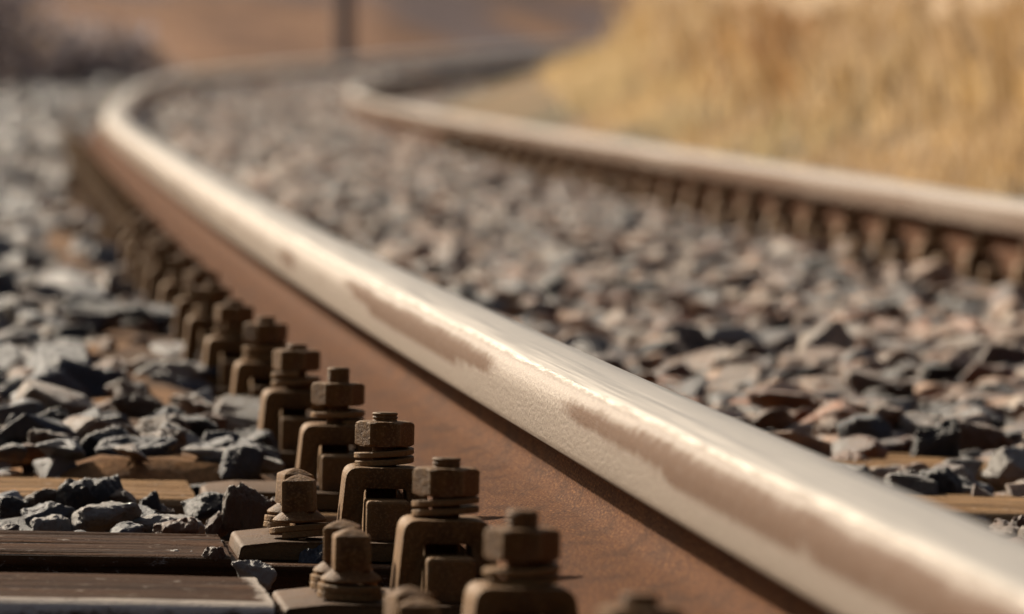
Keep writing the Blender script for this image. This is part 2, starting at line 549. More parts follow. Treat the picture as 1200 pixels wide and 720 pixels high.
def small_fastening_bm(screws=False):
    """A far fastening as one mesh: plate, clamp, nut and the two screws of the visible side."""
    bm = bmesh.new()
    def add(b, dx, dy, dz):
        me = bpy.data.meshes.new('tmp'); b.to_mesh(me); b.free()
        for v in me.vertices: v.co += Vector((dx, dy, dz))
        bm.from_mesh(me); bpy.data.meshes.remove(me)
    add(plate_bm(), 0, 0, PL)
    add(prism_bm(CLAMP, -.031, .031, .0016), -.132, 0, PL)
    add(box_bm(.0285, .118, .0275, 0, .002, 1), -.132, 0, PL - .0005)
    add(lathe_bm([(.019, 0), (.020, .001), (.020, .012), (.019, .013)], 14), -.132, 0, PL + .0474)
    add(lathe_bm([(.018, 0), (.0195, .003), (.0195, .014), (.018, .017)], 18, hexfn(.0345)), -.132, 0, -.0575)
    add(lathe_bm([(.0085, 0), (.0085, .007), (.006, .008)], 12), -.132, 0, -.0405)
    for sy in (-.043, .040) if screws else ():
        add(lathe_bm([(.018, 0), (.0185, .010), (.016, .0112), (.0118, .019), (.0142, .0215), (.0142, .038), (.007, .0412)], 16,
                     lambda t, r, z: min(r, .0101 / math.cos((t + math.pi / 4) % (math.pi / 2) - math.pi / 4)) if z > .0205 else r), -.190, sy, PL)
    return bm


ORD = ['nearest', 'second nearest', 'third nearest', 'fourth nearest', 'fifth nearest', 'sixth nearest', 'seventh nearest', 'eighth nearest', 'ninth nearest', 'tenth nearest', 'eleventh nearest', 'twelfth nearest']
DET = {  # n: (bolt_u, nut_top, stub, nut_rot, washer_rot)
    -3: (.131, -.0405, .006, .20, 1.0), -2: (.1345, -.0410, .0095, .42, 3.6), -1: (.1320, -.0405, .0065, .47, 2.2), 0: (.1320, -.0405, .0058, .47, 3.3),
    1: (.1310, -.0395, .0115, .50, 5.0), 2: (.1335, -.0375, .0050, .30, .5), 3: (.1335, -.0360, .0060, .60, 2.6), 4: (.139, -.0395, .0060, .2, 4.0), 5: (.139, -.040, .006, .8, 1.9)}
LAB = {-3: 'rusty rail fastening cut by the lower picture edge, its bolt tip only',
       -2: 'blurred rusty rail fastening at the lower edge with a pale nut rim',
       -1: 'rusty rail fastening on the closest dark sleeper, its clamp fully open to view',
       0: 'sharpest rusty rail fastening with split double washer, on the dark notched sleeper',
       1: 'rusty rail fastening with the tallest bolt tip, on the pale sleeper',
       2: 'rusty rail fastening with a tall nut, just behind the one with the tallest tip',
       3: 'softly blurred rail fastening two behind the one with the tallest bolt tip',
       4: 'blurred rail fastening three behind the one with the tallest bolt tip',
       5: 'blurred rail fastening four behind the one with the tallest bolt tip'}
GF, GI = 'bolted fastenings along the near rail', 'bolted fastenings along the inner rail'
for n in range(-3, 12):
    r = empty('rail_fastening', frame_at(n * .6))
    if n in LAB: tag(r, LAB[n], 'rail fastening', GF)
    else: tag(r, 'small blurred brown rail fastening in the dim far row left of the near rail', 'rail fastening', GF)
    part('base_plate', 'a', plate_bm, r, (0, 0, PL))
    d = DET.get(n, (.135 + rnd.uniform(-.003, .003), -.040 + rnd.uniform(-.002, .002), rnd.choice((.005, .0065, .0095)), rnd.uniform(0, 1), rnd.uniform(0, 6)))
    half_side(r, -1, *d, screws=n < 1)
    part('rib', 'a', rib_bm, r, (.132, -.041, PL - .0005)); part('rib', 'b', rib_back_bm, r, (.132, .041, PL - .0005))
    part('clamp', 'a', None, r, (.132, 0, PL), math.pi, 40).scale = (1, 1, .85)
sm = mesh_once(('rail_fastening', 'small'), small_fastening_bm, 35)
for n in range(12, 34):
    o = bpy.data.objects.new('rail_fastening', sm); link(o); o.matrix_world = frame_at(n * .6)
    tag(o, 'tiny blurred brown rail fastening far along the near rail before the bend', 'rail fastening', GF)
for n in range(10, 36):
    if n < 18:
        r = empty('rail_fastening', frame_at(n * .6, GAUGE))
        part('base_plate', 'a', plate_bm, r, (0, 0, PL))
        half_side(r, -1, .132, -.0405, rnd.choice((.0058, .0065, .0095)), rnd.uniform(0, 1), rnd.uniform(0, 6))
    else:
        r = bpy.data.objects.new('rail_fastening', sm); link(r); r.matrix_world = frame_at(n * .6, GAUGE)
    tag(r, 'dark blurred rail fastening among the row in front of the inner rail at right' if n < 22 else 'tiny dark blurred rail fastening in the row along the inner rail toward the bend', 'rail fastening', GI)

# ------------------------------------------------------------------ sleepers
def sleeper_bm(notch, end_l=-.66, end_r=1.95, h=.15, wd=.25, wave=.0012, seed=0, bev=.008, relief=1.0, whitish=False):
    """A wooden sleeper in the track frame (x across, y along, z up); its top is lower where the plates sit."""
    xs = [end_l, -.55] + [-.45 + .01 * k for k in range(20)] + [-.2482, -.2478, -.23, -.20, -.17, -.12, 0, .12, .22, .2478, .2482, .35, .5, .65, .8, .95, GAUGE - .2482, GAUGE - .2478, GAUGE - .1, GAUGE + .1, GAUGE + .2478, GAUGE + .2482, 1.6, 1.8, end_r]
    bm = bmesh.new(); wl = bm.verts.layers.float.new('pale_edge'); secs = []
    for x in xs:
        low = abs(x) < .248 or abs(x - GAUGE) < .248
        dz = -notch if low else 0
        b = bev * (.6 if low else 1)
        def j(k): return wave * noise.noise(Vector((x * 5, k * 3.1, seed)))
        y0, y1 = -wd / 2 + j(1) * 2, wd / 2 + j(2) * 2
        ring = [(y0, -h), (y0, -b * 1.9 + dz), (y0, -b * 1.1 + dz + j(3)), (y0 + b * .5, -b * .35 + dz + j(4)), (y0 + b * 1.3, dz + j(5))]
        for q in range(1, 34):
            t = q / 34; yy = y0 + b * 1.3 + (y1 - y0 - 2.6 * b) * t
            g = noise.noise(Vector((x * 2.2, q * .83, seed))) * .0016 + noise.noise(Vector((x * 5, q * 2.7, seed + 3))) * .0012
            ck = max(noise.noise(Vector((x * 1.1 + 4, q * .47, seed + 9))) - .30, 0) * .016
            ring.append((yy, dz + j(6) + (g - ck) * relief))
        ring += [(y1 - b * 1.3, dz + j(20)), (y1 - b * .5, -b * .35 + dz + j(21)), (y1, -b * 1.1 + dz + j(22)), (y1, -h)]
        secs.append([bm.verts.new((x, y, z)) for y, z in ring])
    m = len(secs[0])
    for a, b in zip(secs, secs[1:]):
        for i in range(m): bm.faces.new((a[i], a[(i + 1) % m], b[(i + 1) % m], b[i]))
    bm.faces.new(secs[0]); bm.faces.new(list(reversed(secs[-1])))
    if whitish:  # paler colour along the upper front edge and the notch end
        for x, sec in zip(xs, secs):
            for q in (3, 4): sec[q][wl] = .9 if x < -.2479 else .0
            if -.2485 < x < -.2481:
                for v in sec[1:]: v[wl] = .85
    bmesh.ops.recalc_face_normals(bm, faces=bm.faces)
    return bm


SL = {-2: ('dark', -.120), -1: ('dark', -.1155), 0: ('dark', -.1265), 1: ('pale', -.1215), 2: ('pale', -.1200)}
SLLAB = {-2: 'dark tarred wooden sleeper below the lower picture edge', -1: 'closest dark tarred wooden sleeper with a pale front edge',
         0: 'dark tarred wooden sleeper with a stepped notch beside the sharpest fastening', 1: 'pale sandy wooden sleeper just behind the dark notched one',
         2: 'pale sandy wooden sleeper showing between stones right of the near rail'}
for n in range(-2, 9):
    tone, top = SL.get(n, (rnd.choice(('pale', 'brown')), -.124 + rnd.uniform(-.004, .004)))
    o = obj('wooden_sleeper', sleeper_bm(top + .1312, seed=n * 7.3, bev=.011 if n == -1 else .006, whitish=n == -1), M_WOOD, None, 45)
    f = frame_at(n * .6, 0, top); f = f @ Matrix.Rotation(.002 * (n % 3 - 1), 4, 'Z')
    o.matrix_world = f
    o.color = {'dark': (.046, .021, .008, 1), 'pale': (.24, .155, .082, 1), 'brown': (.16, .10, .06, 1)}[tone]
    tag(o, SLLAB.get(n, 'wooden sleeper mostly buried under the blurred stones behind the pale ones'), 'sleeper', 'wooden sleepers under the rails')


# ------------------------------------------------------------------ stones
def rock_bm(seed, npts=13, ratio=(1, .72, .5), bev=.07, cuts=0, rough=.03):
    r = random.Random(seed); bm = bmesh.new()
    for _ in range(npts):
        v = Vector((r.gauss(0, 1), r.gauss(0, 1), r.gauss(0, 1))).normalized() * r.uniform(.8, 1.08)
        q = Vector((math.copysign(abs(v.x) ** .75, v.x), math.copysign(abs(v.y) ** .75, v.y), math.copysign(abs(v.z) ** .75, v.z)))
        bm.verts.new((q.x * ratio[0], q.y * ratio[1], q.z * ratio[2]))
    g = bmesh.ops.convex_hull(bm, input=bm.verts)
    bmesh.ops.delete(bm, geom=[v for v in bm.verts if not v.link_faces], context='VERTS')
    bmesh.ops.dissolve_limit(bm, angle_limit=math.radians(14), verts=bm.verts, edges=bm.edges)
    if bev:
        bmesh.ops.bevel(bm, geom=list(bm.edges), offset=bev, segments=1, profile=.5, affect='EDGES', clamp_overlap=True)
    bmesh.ops.triangulate(bm, faces=bm.faces)
    for _ in range(cuts):
        longe = [e for e in bm.edges if e.calc_length() > (.13 if cuts < 5 else .09)]
        if not longe: break
        bmesh.ops.subdivide_edges(bm, edges=longe, cuts=1, use_grid_fill=False)
        bmesh.ops.triangulate(bm, faces=[f for f in bm.faces if len(f.verts) > 3])
    bm.normal_update()
    if rough:
        off = Vector((seed * 3.7, seed * 1.3, 0))
        mv = []
        for v in bm.verts:
            p = v.co + off
            d = noise.noise(p * 1.7) * 1.6 + noise.noise(p * 4.5) + .6 * noise.noise(p * 11) + .3 * noise.noise(p * 24)
            mv.append(v.co + v.normal * d * rough)
        for v, c in zip(bm.verts, mv): v.co = c
    # unit size: length 2 along x
    sx = max(v.co.x for v in bm.verts) - min(v.co.x for v in bm.verts)
    for v in bm.verts: v.co *= 2 / sx
    return bm


PAL = {'dark': (.038, .036, .036), 'slate': (.066, .076, .096), 'grey': (.125, .132, .148), 'pale': (.34, .31, .275),
       'brown': (.150, .086, .043), 'rust': (.205, .090, .034), 'warm': (.30, .21, .145), 'plum': (.105, .078, .074)}
LEFT_MIX = (['slate'] * 6 + ['dark'] * 5 + ['grey'] * 5 + ['pale'] * 3 + ['brown'] * 3 + ['plum'] * 2)
MID_MIX = (['warm'] * 8 + ['brown'] * 5 + ['plum'] * 4 + ['rust'] * 4 + ['grey'] * 2 + ['pale'] * 6 + ['dark'] * 6 + ['slate'] * 4)
DIRT_MIX = ['brown'] * 6 + ['rust'] * 6 + ['dark'] * 1 + ['slate'] * 2 + ['grey'] * 1 + ['pale'] * 1


def stone_colour(s, u):
    if u < 0:
        near = math.exp(-max(-u - .27, 0) / .12)
        mix = DIRT_MIX if rnd.random() < near * .85 else LEFT_MIX
    else:
        mix = DIRT_MIX if rnd.random() < .12 else MID_MIX
    k = rnd.choice(mix); v = rnd.uniform(.7, 1.35)
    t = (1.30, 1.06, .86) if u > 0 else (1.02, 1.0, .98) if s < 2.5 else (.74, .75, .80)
    return k, tuple(x * v * q for x, q in zip(PAL[k], t))


HEROMESH = []
for i in range(26):
    rt = rnd.choice(((1, .75, .55), (1, .8, .42), (1, .65, .6), (1, .85, .65), (1, .6, .38)))
    bm = rock_bm(100 + i, rnd.randint(11, 17), rt, .05, 5, .055)
    bm.normal_update(); me = bpy.data.meshes.new('stone'); bm.to_mesh(me); bm.free(); me.materials.append(M_STONE)
    me.shade_smooth(); me.set_sharp_from_angle(angle=math.radians(32))
    zs = [v.co.z for v in me.vertices]
    HEROMESH.append((me, rt, max(zs) - min(zs)))

placed = []          # (s, u, radius) of the single stones


def put_stone(s, u, length, height, wbase, colour, label, group=None, yaw=None, tilt=.25, me=None):
    if me is None: me = rnd.choice(HEROMESH)
    mesh, rt, hz = me
    o = bpy.data.objects.new('stone', mesh); link(o)
    sx = length / 2; sz = height / hz
    f = frame_at(s, u, wbase + height * .46)
    o.matrix_world = f @ Matrix.Rotation(rnd.uniform(-.5, .5) + (math.pi if rnd.random() < .5 else 0) if yaw is None else yaw, 4, 'Z') @ Matrix.Rotation(rnd.uniform(-tilt, tilt), 4, 'Y') @ Matrix.Rotation(rnd.uniform(-tilt, tilt), 4, 'X') @ Matrix.Diagonal((sx, sx, sz, 1))
    o.color = (*colour, 1)
    tag(o, label, 'stone', group)
    placed.append((s, u, length * .5))
    return o


def near_sleeper(s):
    n = round(s / .6); return abs(s - n * .6) < .135, n


def level(s, u):
    """Height of the stone surface below the rail top."""
    on, n = near_sleeper(s)
    lv = -.130
    if s < -.12: lv = -.148
    elif s < .12: lv = -.150
    if s > .75 and -.42 < u < -.15: lv += .016 * bump1(-u, .14, .46, .08)
    elif u < 0 and -u < .27: lv -= .016
    if s > .73 and s < 1.08 and 0 < u < 1: lv = -.138
    if u < -.9: lv -= (-u - .9) * .05
    if u > GAUGE + .3: lv -= (u - GAUGE - .3) * .06
    return lv


HERO = [
    (0.39, -0.319, 0.0526, 0.0269, -0.131, 'dark', 'dark blocky stone with a jagged top, tallest in front of the pale sleeper'),
    (0.4, -0.308, 0.0386, 0.0172, -0.131, 'brown', 'grey brown slab leaning on the dark blocky stone by the pale sleeper'),
    (0.17, -0.321, 0.0488, 0.0176, -0.131, 'pale', 'pale grey rounded stone resting against the back edge of the dark notched sleeper'),
    (0.17, -0.278, 0.0518, 0.0129, -0.131, 'pale', 'flat pale stone with a white sunlit top behind the notch of the dark sleeper'),
    (0.35, -0.285, 0.0176, 0.017, -0.131, 'dark', 'small dark upright stone squeezed beside the dark blocky stone'),
    (0.36, -0.384, 0.0237, 0.0128, -0.131, 'dark', 'dark stone cut by the left picture edge in front of the pale sleeper'),
    (0.41, -0.358, 0.03, 0.0159, -0.131, 'brown', 'brown stone with a ridged top between the dark blocky stone and picture edge'),
    (0.19, -0.36, 0.036, 0.0171, -0.131, 'grey', 'grey wedge stone lying low behind the left end of the dark sleeper'),
    (0.17, -0.359, 0.0276, 0.0106, -0.131, 'pale', 'small pale flake lying at the very edge of the dark sleeper'),
    (0.35, -0.241, 0.0389, 0.0182, -0.131, 'dark', 'black stone with a white sunlit top lying alone right of the dark blocky stone'),
    (0.65, -0.237, 0.0166, 0.0096, -0.131, 'dark', 'small black stone perched just behind the white topped black stone'),
    (0.13, -0.226, 0.0316, 0.0351, -0.131, 'brown', 'big jagged brown stone leaning toward the square headed screws'),
    (0.14, -0.246, 0.0158, 0.0158, -0.131, 'rust', 'small rust brown pebble at the foot of the big jagged brown stone'),
    (0.28, -0.201, 0.0132, 0.0192, -0.131, 'rust', 'rusty stone wedged between the jagged brown stone and the screw head'),
    (1.02, -0.373, 0.0244, 0.0264, -0.131, 'grey', 'grey brown upright stone at the left edge behind the pale sleeper'),
    (1.18, -0.344, 0.0396, 0.0236, -0.131, 'dark', 'dark sloping stone with a pale crest second from the left edge'),
    (0.84, -0.336, 0.0501, 0.0251, -0.131, 'brown', 'wide brown grey stone lying behind the pale sleeper near the left'),
    (0.84, -0.299, 0.0581, 0.0264, -0.131, 'dark', 'long dark slab with a rounded back behind the pale sleeper'),
    (0.81, -0.285, 0.065, 0.019, -0.131, 'grey', 'long blue grey stone lying along the edge of the pale sleeper'),
    (1.0, -0.24, 0.042, 0.0237, -0.131, 'pale', 'pale blocky stone with a brown stained face behind the pale sleeper'),
    (1.22, -0.222, 0.0511, 0.0189, -0.131, 'dark', 'flat black stone with a bright white top behind the pale blocky stone'),
    (0.96, -0.217, 0.041, 0.0135, -0.131, 'grey', 'low grey stone between the pale blocky stone and the bolts'),
    (0.79, -0.212, 0.0759, 0.0124, -0.131, 'pale', 'longest flat white stone lying on the edge of the pale sleeper'),
    (0.99, -0.181, 0.0433, 0.0169, -0.131, 'dark', 'dark grey wedge stone beside the foot of the fourth bolt clamp'),
    (1.23, -0.162, 0.052, 0.026, -0.131, 'dark', 'rugged black stone leaning near the clamps behind the pale sleeper'),
    (1.45, -0.264, 0.0435, 0.0254, -0.131, 'brown', 'smooth brown stone lying in the rusty sand well behind the pale sleeper'),
    (0.81, -0.369, 0.0439, 0.0131, -0.131, 'rust', 'reddish brown flat stone at the left edge on the pale sleeper'),
    (-0.08, -0.28, 0.0196, 0.0107, -0.138, 'pale', 'small pale grey stone lying between the two dark sleepers'),
    (-0.12, -0.26, 0.0201, 0.0156, -0.138, 'rust', 'orange brown stone lying between the two dark sleepers'),
    (-0.28, -0.24, 0.0292, 0.0151, -0.136, 'pale', 'pale rough stone by the end of the nearest dark sleeper'),
    (-0.09, -0.189, 0.0258, 0.0314, -0.15, 'slate', 'dark blue slab standing on edge between the two pairs of screws'),
    (0.07, -0.131, 0.0162, 0.0301, -0.134, 'brown', 'pointed brown splinter of stone standing in front of the second clamp'),
    (1.91, -0.302, 0.0735, 0.0356, -0.131, 'slate', 'blue slate wedge with a sharp ridge well behind the pale sleeper'),
    (2.34, -0.212, 0.0615, 0.0213, -0.131, 'pale', 'white faceted stone in the rusty sand left of the bolts'),
    (3.78, -0.253, 0.1169, 0.0273, -0.131, 'dark', 'long dark flat slab with a white top far along the left ballast'),
    (1.8, -0.255, 0.0496, 0.0229, -0.131, 'rust', 'rust brown lump behind the smooth brown stone'),
    (1.32, 0.431, 0.0645, 0.0322, -0.128, 'rust', 'red brown pyramid stone between the rails at the right edge'),
    (1.27, 0.398, 0.0391, 0.0356, -0.128, 'dark', 'black faceted stone beside the red brown pyramid stone'),
    (0.99, 0.423, 0.0443, 0.0259, -0.128, 'pale', 'pale peaked stone at the right edge in the gap between two right sleepers'),
    (0.74, 0.333, 0.036, 0.0229, -0.128, 'dark', 'dark stone with a lit flank in the gap between two right sleepers'),
    (1.04, 0.391, 0.0343, 0.0165, -0.128, 'pale', 'pale crumbly stone behind the dark stone in the gap between two right sleepers'),
    (0.76, 0.351, 0.0394, 0.0112, -0.128, 'pale', 'low pale rounded stone nearest the lower right sleeper'),
    (1.37, 0.348, 0.0468, 0.0290, -0.128, 'grey', 'grey stone with a sloping ridge just behind the near rail'),
    (1.67, 0.391, 0.0392, 0.0173, -0.128, 'dark', 'dark rounded stone in front of the grey ridged stone'),
    (1.64, 0.311, 0.045, 0.0187, -0.128, 'dark', 'black stone just over the top of the near rail'),
    (0.81, 0.321, 0.0363, 0.0178, -0.128, 'brown', 'brown grey stone half hidden by the near rail between two right sleepers'),
]
for s, u, L, H, lv, k, lab in HERO:
    v = rnd.uniform(.8, 1.1) * (1.15 if k == 'pale' else .9)
    lv = max(lv, level(s, u) - .002) if u < 0 else lv
    put_stone(s + L * .3, u, L * 1.06, H * 1.28, lv - H * .06, tuple(x * v for x in PAL[k]), lab, yaw=rnd.choice((0, math.pi)) + rnd.uniform(-.25, .25), tilt=.15)


def free(s, u, r, fac=.75):
    return all((s - a) ** 2 + (u - b) ** 2 > ((r + c) * fac) ** 2 for a, b, c in placed if abs(s - a) < .2)


def hw(k): return {'dark': 'black', 'slate': 'blue grey', 'grey': 'grey', 'pale': 'pale', 'brown': 'brown', 'rust': 'rust brown', 'warm': 'beige', 'plum': 'purple grey'}[k]


def single_field(count, smin, smax, ufn, lmin, lmax, place, mesh_pick=None):
    made = tries = 0
    while made < count and tries < count * 60:
        tries += 1
        s = rnd.uniform(smin, smax); u = ufn(s); L = rnd.uniform(lmin, lmax)
        on, n = near_sleeper(s)
        if on and (n in (-1, 0) or (n == 1 and (u < 0 or s < .62)) or (n == 2 and u > 0 and s < 1.15)): continue
        if n in (-2, -1) and s < -.72: continue
        if abs(u) < .25 and on: continue
        if abs(u) < .115 or abs(u - GAUGE) < .115: continue
        if not free(s, u, L * .5): continue
        k, c = stone_colour(s, u)
        put_stone(s, u, L, L * rnd.uniform(.34, .62), level(s, u) - .004, c, 'angular %s stone %s' % (hw(k), place), '%s stones %s' % (hw(k), place), yaw=rnd.uniform(0, 6.28), tilt=.4)
        made += 1


single_field(18, .14, .46, lambda s: rnd.uniform(-.40, -.17), .016, .032, 'in the gap between dark notched sleeper and pale sleeper')
single_field(12, -.46, -.13, lambda s: rnd.uniform(-.30, -.12), .014, .028, 'in the gap between the two dark sleepers')
single_field(66, .74, 2.6, lambda s: rnd.uniform(-.38 - .07 * s, -.16), .028, .058, 'on the left ballast behind the pale sleeper')
single_field(66, .75, 2.6, lambda s: rnd.uniform(.16, .62), .026, .056, 'between the rails behind the near rail')
single_field(10, .14, .50, lambda s: rnd.uniform(.16, .45), .024, .045, 'right of the near rail before the pale sleeper')


# the countless remaining stones: one object
def variants(n, seed0, **kw):
    out = []
    for i in range(n):
        r = random.Random(seed0 + i)
        rt = r.choice(((1, .75, .55), (1, .8, .45), (1, .65, .6), (1, .85, .7), (1, .6, .42)))
        bm = rock_bm(seed0 + i, r.randint(9, 14), rt, **kw)
        bm.verts.ensure_lookup_table(); bm.verts.index_update()
        out.append((np.array([v.co[:] for v in bm.verts], np.float32), np.array([[v.index for v in f.verts] for f in bm.faces], np.int32)))
        bm.free()
    return out


V_NEAR = variants(16, 500, bev=.06, cuts=1, rough=.03)
V_FAR = variants(16, 700, bev=.0, cuts=0, rough=.0)


def scatter():
    pts = []
    def layer(s0, s1, u0, u1, step, lmin, lmax, dz, keep=1.0):
        s = s0
        while s < s1:
            u = u0
            while u < u1:
                if rnd.random() < keep:
                    pts.append((s + rnd.uniform(-.5, .5) * step, u + rnd.uniform(-.5, .5) * step, rnd.uniform(lmin, lmax), dz + rnd.uniform(-.006, .004)))
                u += step
            s += step
    layer(-1.9, 5, -.95, -.13, .030, .020, .052, -.014); layer(.6, 5, -.95, -.14, .044, .026, .072, .001, .8)
    layer(-1.9, 7, .05, GAUGE + .5, .031, .020, .052, -.014); layer(.7, 7, .10, GAUGE - .10, .046, .026, .070, .001, .8)
    layer(5, 14, -1.2, -.13, .046, .036, .066, -.006); layer(7, 14, .05, GAUGE - .05, .044, .036, .064, -.006)
    layer(14, 26, -1.7, -.12, .058, .045, .08, -.006); layer(14, 26, .05, GAUGE - .05, .056, .045, .078, -.006)
    layer(26, 40, -2.6, -.12, .085, .07, .11, -.010); layer(26, 62, .05, GAUGE - .05, .075, .06, .10, -.008)
    layer(40, 62, -.9, -.12, .09, .07, .11, -.010)
    layer(5, 14, GAUGE + .05, GAUGE + .5, .05, .04, .07, -.008); layer(14, 34, GAUGE + .05, GAUGE + .8, .07, .05, .09, -.010); layer(34, 60, GAUGE + .05, GAUGE + .7, .09, .06, .10, -.010)
    VV, FF, CC = [], [], []; base = 0
    for s, u, L, dz in pts:
        on, n = near_sleeper(s)
        if on and s < 1.3:
            if -3 < n <= 1 and (u < 0 or s < .64 or n < 1): continue
            if n == 2 and u > 0 and s < 1.17: continue
            if n == 2 and u < 0 and rnd.random() < .5: continue
        if abs(u) < .26 and on and s < 14 and not (u < -.168 and s > .7): continue
        if abs(u - GAUGE) < .26 and on and s < 22: continue
        if -.29 < u < 0 and s < 14 and rnd.random() < .84: continue
        if -.5 < u < 0 and .7 < s < 3.5 and rnd.random() < .4: continue
        if s < 3.2 and not free(s, u, L * .5, .55): 
            continue
        near = s < 4.2
        v, f = rnd.choice(V_NEAR if near else V_FAR)
        q = np.array(Matrix.Rotation(rnd.uniform(-.5, .5), 3, 'X') @ Matrix.Rotation(rnd.uniform(-.5, .5), 3, 'Y') @ Matrix.Rotation(rnd.uniform(0, 6.28), 3, 'Z'), np.float32)
        hz = rnd.uniform(.6, 1.05)
        p = (v @ q.T) * (L * .5); p[:, 2] *= hz
        lv = level(s, u) + dz + .004 * math.sin(s * 3.1 + u * 7)
        c = track_np(s, u, lv + L * .18)
        VV.append((p + c).astype(np.float32)); FF.append(f + base); base += len(v)
        k, col = stone_colour(s, u)
        CC.append(np.tile(np.array(col, np.float32), (len(v), 1)))
    o = np_mesh('ballast_gravel', np.concatenate(VV), np.concatenate(FF), M_BALLAST, 3, np.concatenate(CC))
    tag(o, 'crushed stone ballast of countless grey, blue and brown stones around the rails', 'gravel', None, 'stuff')


scatter()

# ------------------------------------------------------------------ trackbed, ground, hill
def grid_obj(name, pts, nu, nv, mat, label, cat=None):
    faces = []
    for i in range(nu - 1):
        for j in range(nv - 1):
            a = i * nv + j; faces.append((a, a + 1, a + nv + 1, a + nv))
    o = np_mesh(name, pts, faces, mat, 4)
    o.data.shade_smooth()
    tag(o, label, cat, None, 'structure')
    return o


ss = np.concatenate([np.arange(-3.4, 8, .03), np.arange(8, 66, .25)]); uu = np.concatenate([np.arange(-4.0, -1.0, .25), np.arange(-1.0, 2.0, .03), np.arange(2.0, 2.6, .2)])
P_ = []
for s in ss:
    for u in uu:
        lv = level(s, u) - .020
        on, n = near_sleeper(s)
        d = .006 * noise.noise(Vector((s * 9, u * 9, 0))) + .004 * noise.noise(Vector((s * 31, u * 31, 5))) + .002 * noise.noise(Vector((s * 90, u * 90, 9)))
        if s > .73 and -.36 < u < -.13: lv += .024 * bump1(-u, .12, .40, .10)
        P_.append((s, u, lv + d - (.02 if (on and s < 1.3) else 0)))
P_ = np.array(P_)
pts = track_np(P_[:, 0], P_[:, 1], P_[:, 2])
grid_obj('track_bed', pts, len(ss), len(uu), M_BED, 'rusty brown sand of the track bed under the stones', 'track bed')


def inner_x(y):
    """x of the inner rail at depth y on the near side of the bend."""
    return np.interp(y, IY, IX)


_i = track_np(np.arange(-3, 58, .1), GAUGE, -.12); IX, IY, IZ = _i[:, 0], _i[:, 1], _i[:, 2]


def ground_z(x, y):
    z = -.0 + .0573 * np.clip(x, -6, 12) - HCAM - .30 + ZO
    d = x - inner_x(y) - .55
    bank = np.clip(d, 0, 1.2) * .28 + np.clip(d - 1.2, 0, 6) * .10
    z = z + np.where((y > 8) & (y < 62), np.minimum(bank, 1.0) * np.clip((62 - y) / 10, 0, 1), 0)
    z = z + np.clip(d + .25, 0, .3) / .3 * .08
    return z


xs = np.concatenate([[-1500, -400, -100, -40, -20], np.arange(-12, 16, .5), [20, 40, 100, 400, 1500]])
ys = np.concatenate([[-300, -60, -15], np.arange(-5, 75, .5), [90, 130, 200, 500, 1500, 4000]])
gp = np.array([(x, y, 0) for x in xs for y in ys], float); gp[:, 2] = ground_z(gp[:, 0], gp[:, 1])
grid_obj('ground', gp, len(xs), len(ys), M_EARTH, 'dry ochre earth around the track reaching to the horizon', 'ground')

M_HILL = mat_soil('heath', (.17, .088, .052), (.27, .145, .08), (.135, .095, .092), .8)
_AZ = np.array([-.8, -.064, -.053, -.040, -.016, .0, .022, .05, .8]); _R0 = np.array([60, 60.5, 61, 62, 64.5, 67.5, 72, 76, 82.])
hp = []; na, nr = 150, 44
azs = np.concatenate([np.linspace(-.8, -.09, 30), np.linspace(-.085, .09, 90), np.linspace(.1, .8, 30)])


def hill_z(a, r):
    r0 = float(np.interp(a, _AZ, _R0)); t = (r - r0) / 60
    t1 = min(max(t, 0) * 2.6, 1); st = t1 * t1 * (3 - 2 * t1)
    base = .0573 * min(max(a * r, -6), 12) - HCAM - .34
    lump = noise.noise(Vector((a * r * .35, r * .12, 3))) * .14 + noise.noise(Vector((a * r * 1.3, r * .5, 8))) * .03
    return ZO + base + 2.3 * st + lump * min(max(t, 0) * 9, 1) - (.25 if t <= 0 else 0)


for a in azs:
    r0 = float(np.interp(a, _AZ, _R0))
    for j in range(nr):
        r = r0 - .5 + 62 * (j / (nr - 1)) ** 1.5
        hp.append((a * r, r, hill_z(a, r)))
grid_obj('hillside', np.array(hp), na, nr, M_HILL, 'low reddish brown hillside behind the bend', 'hillside')


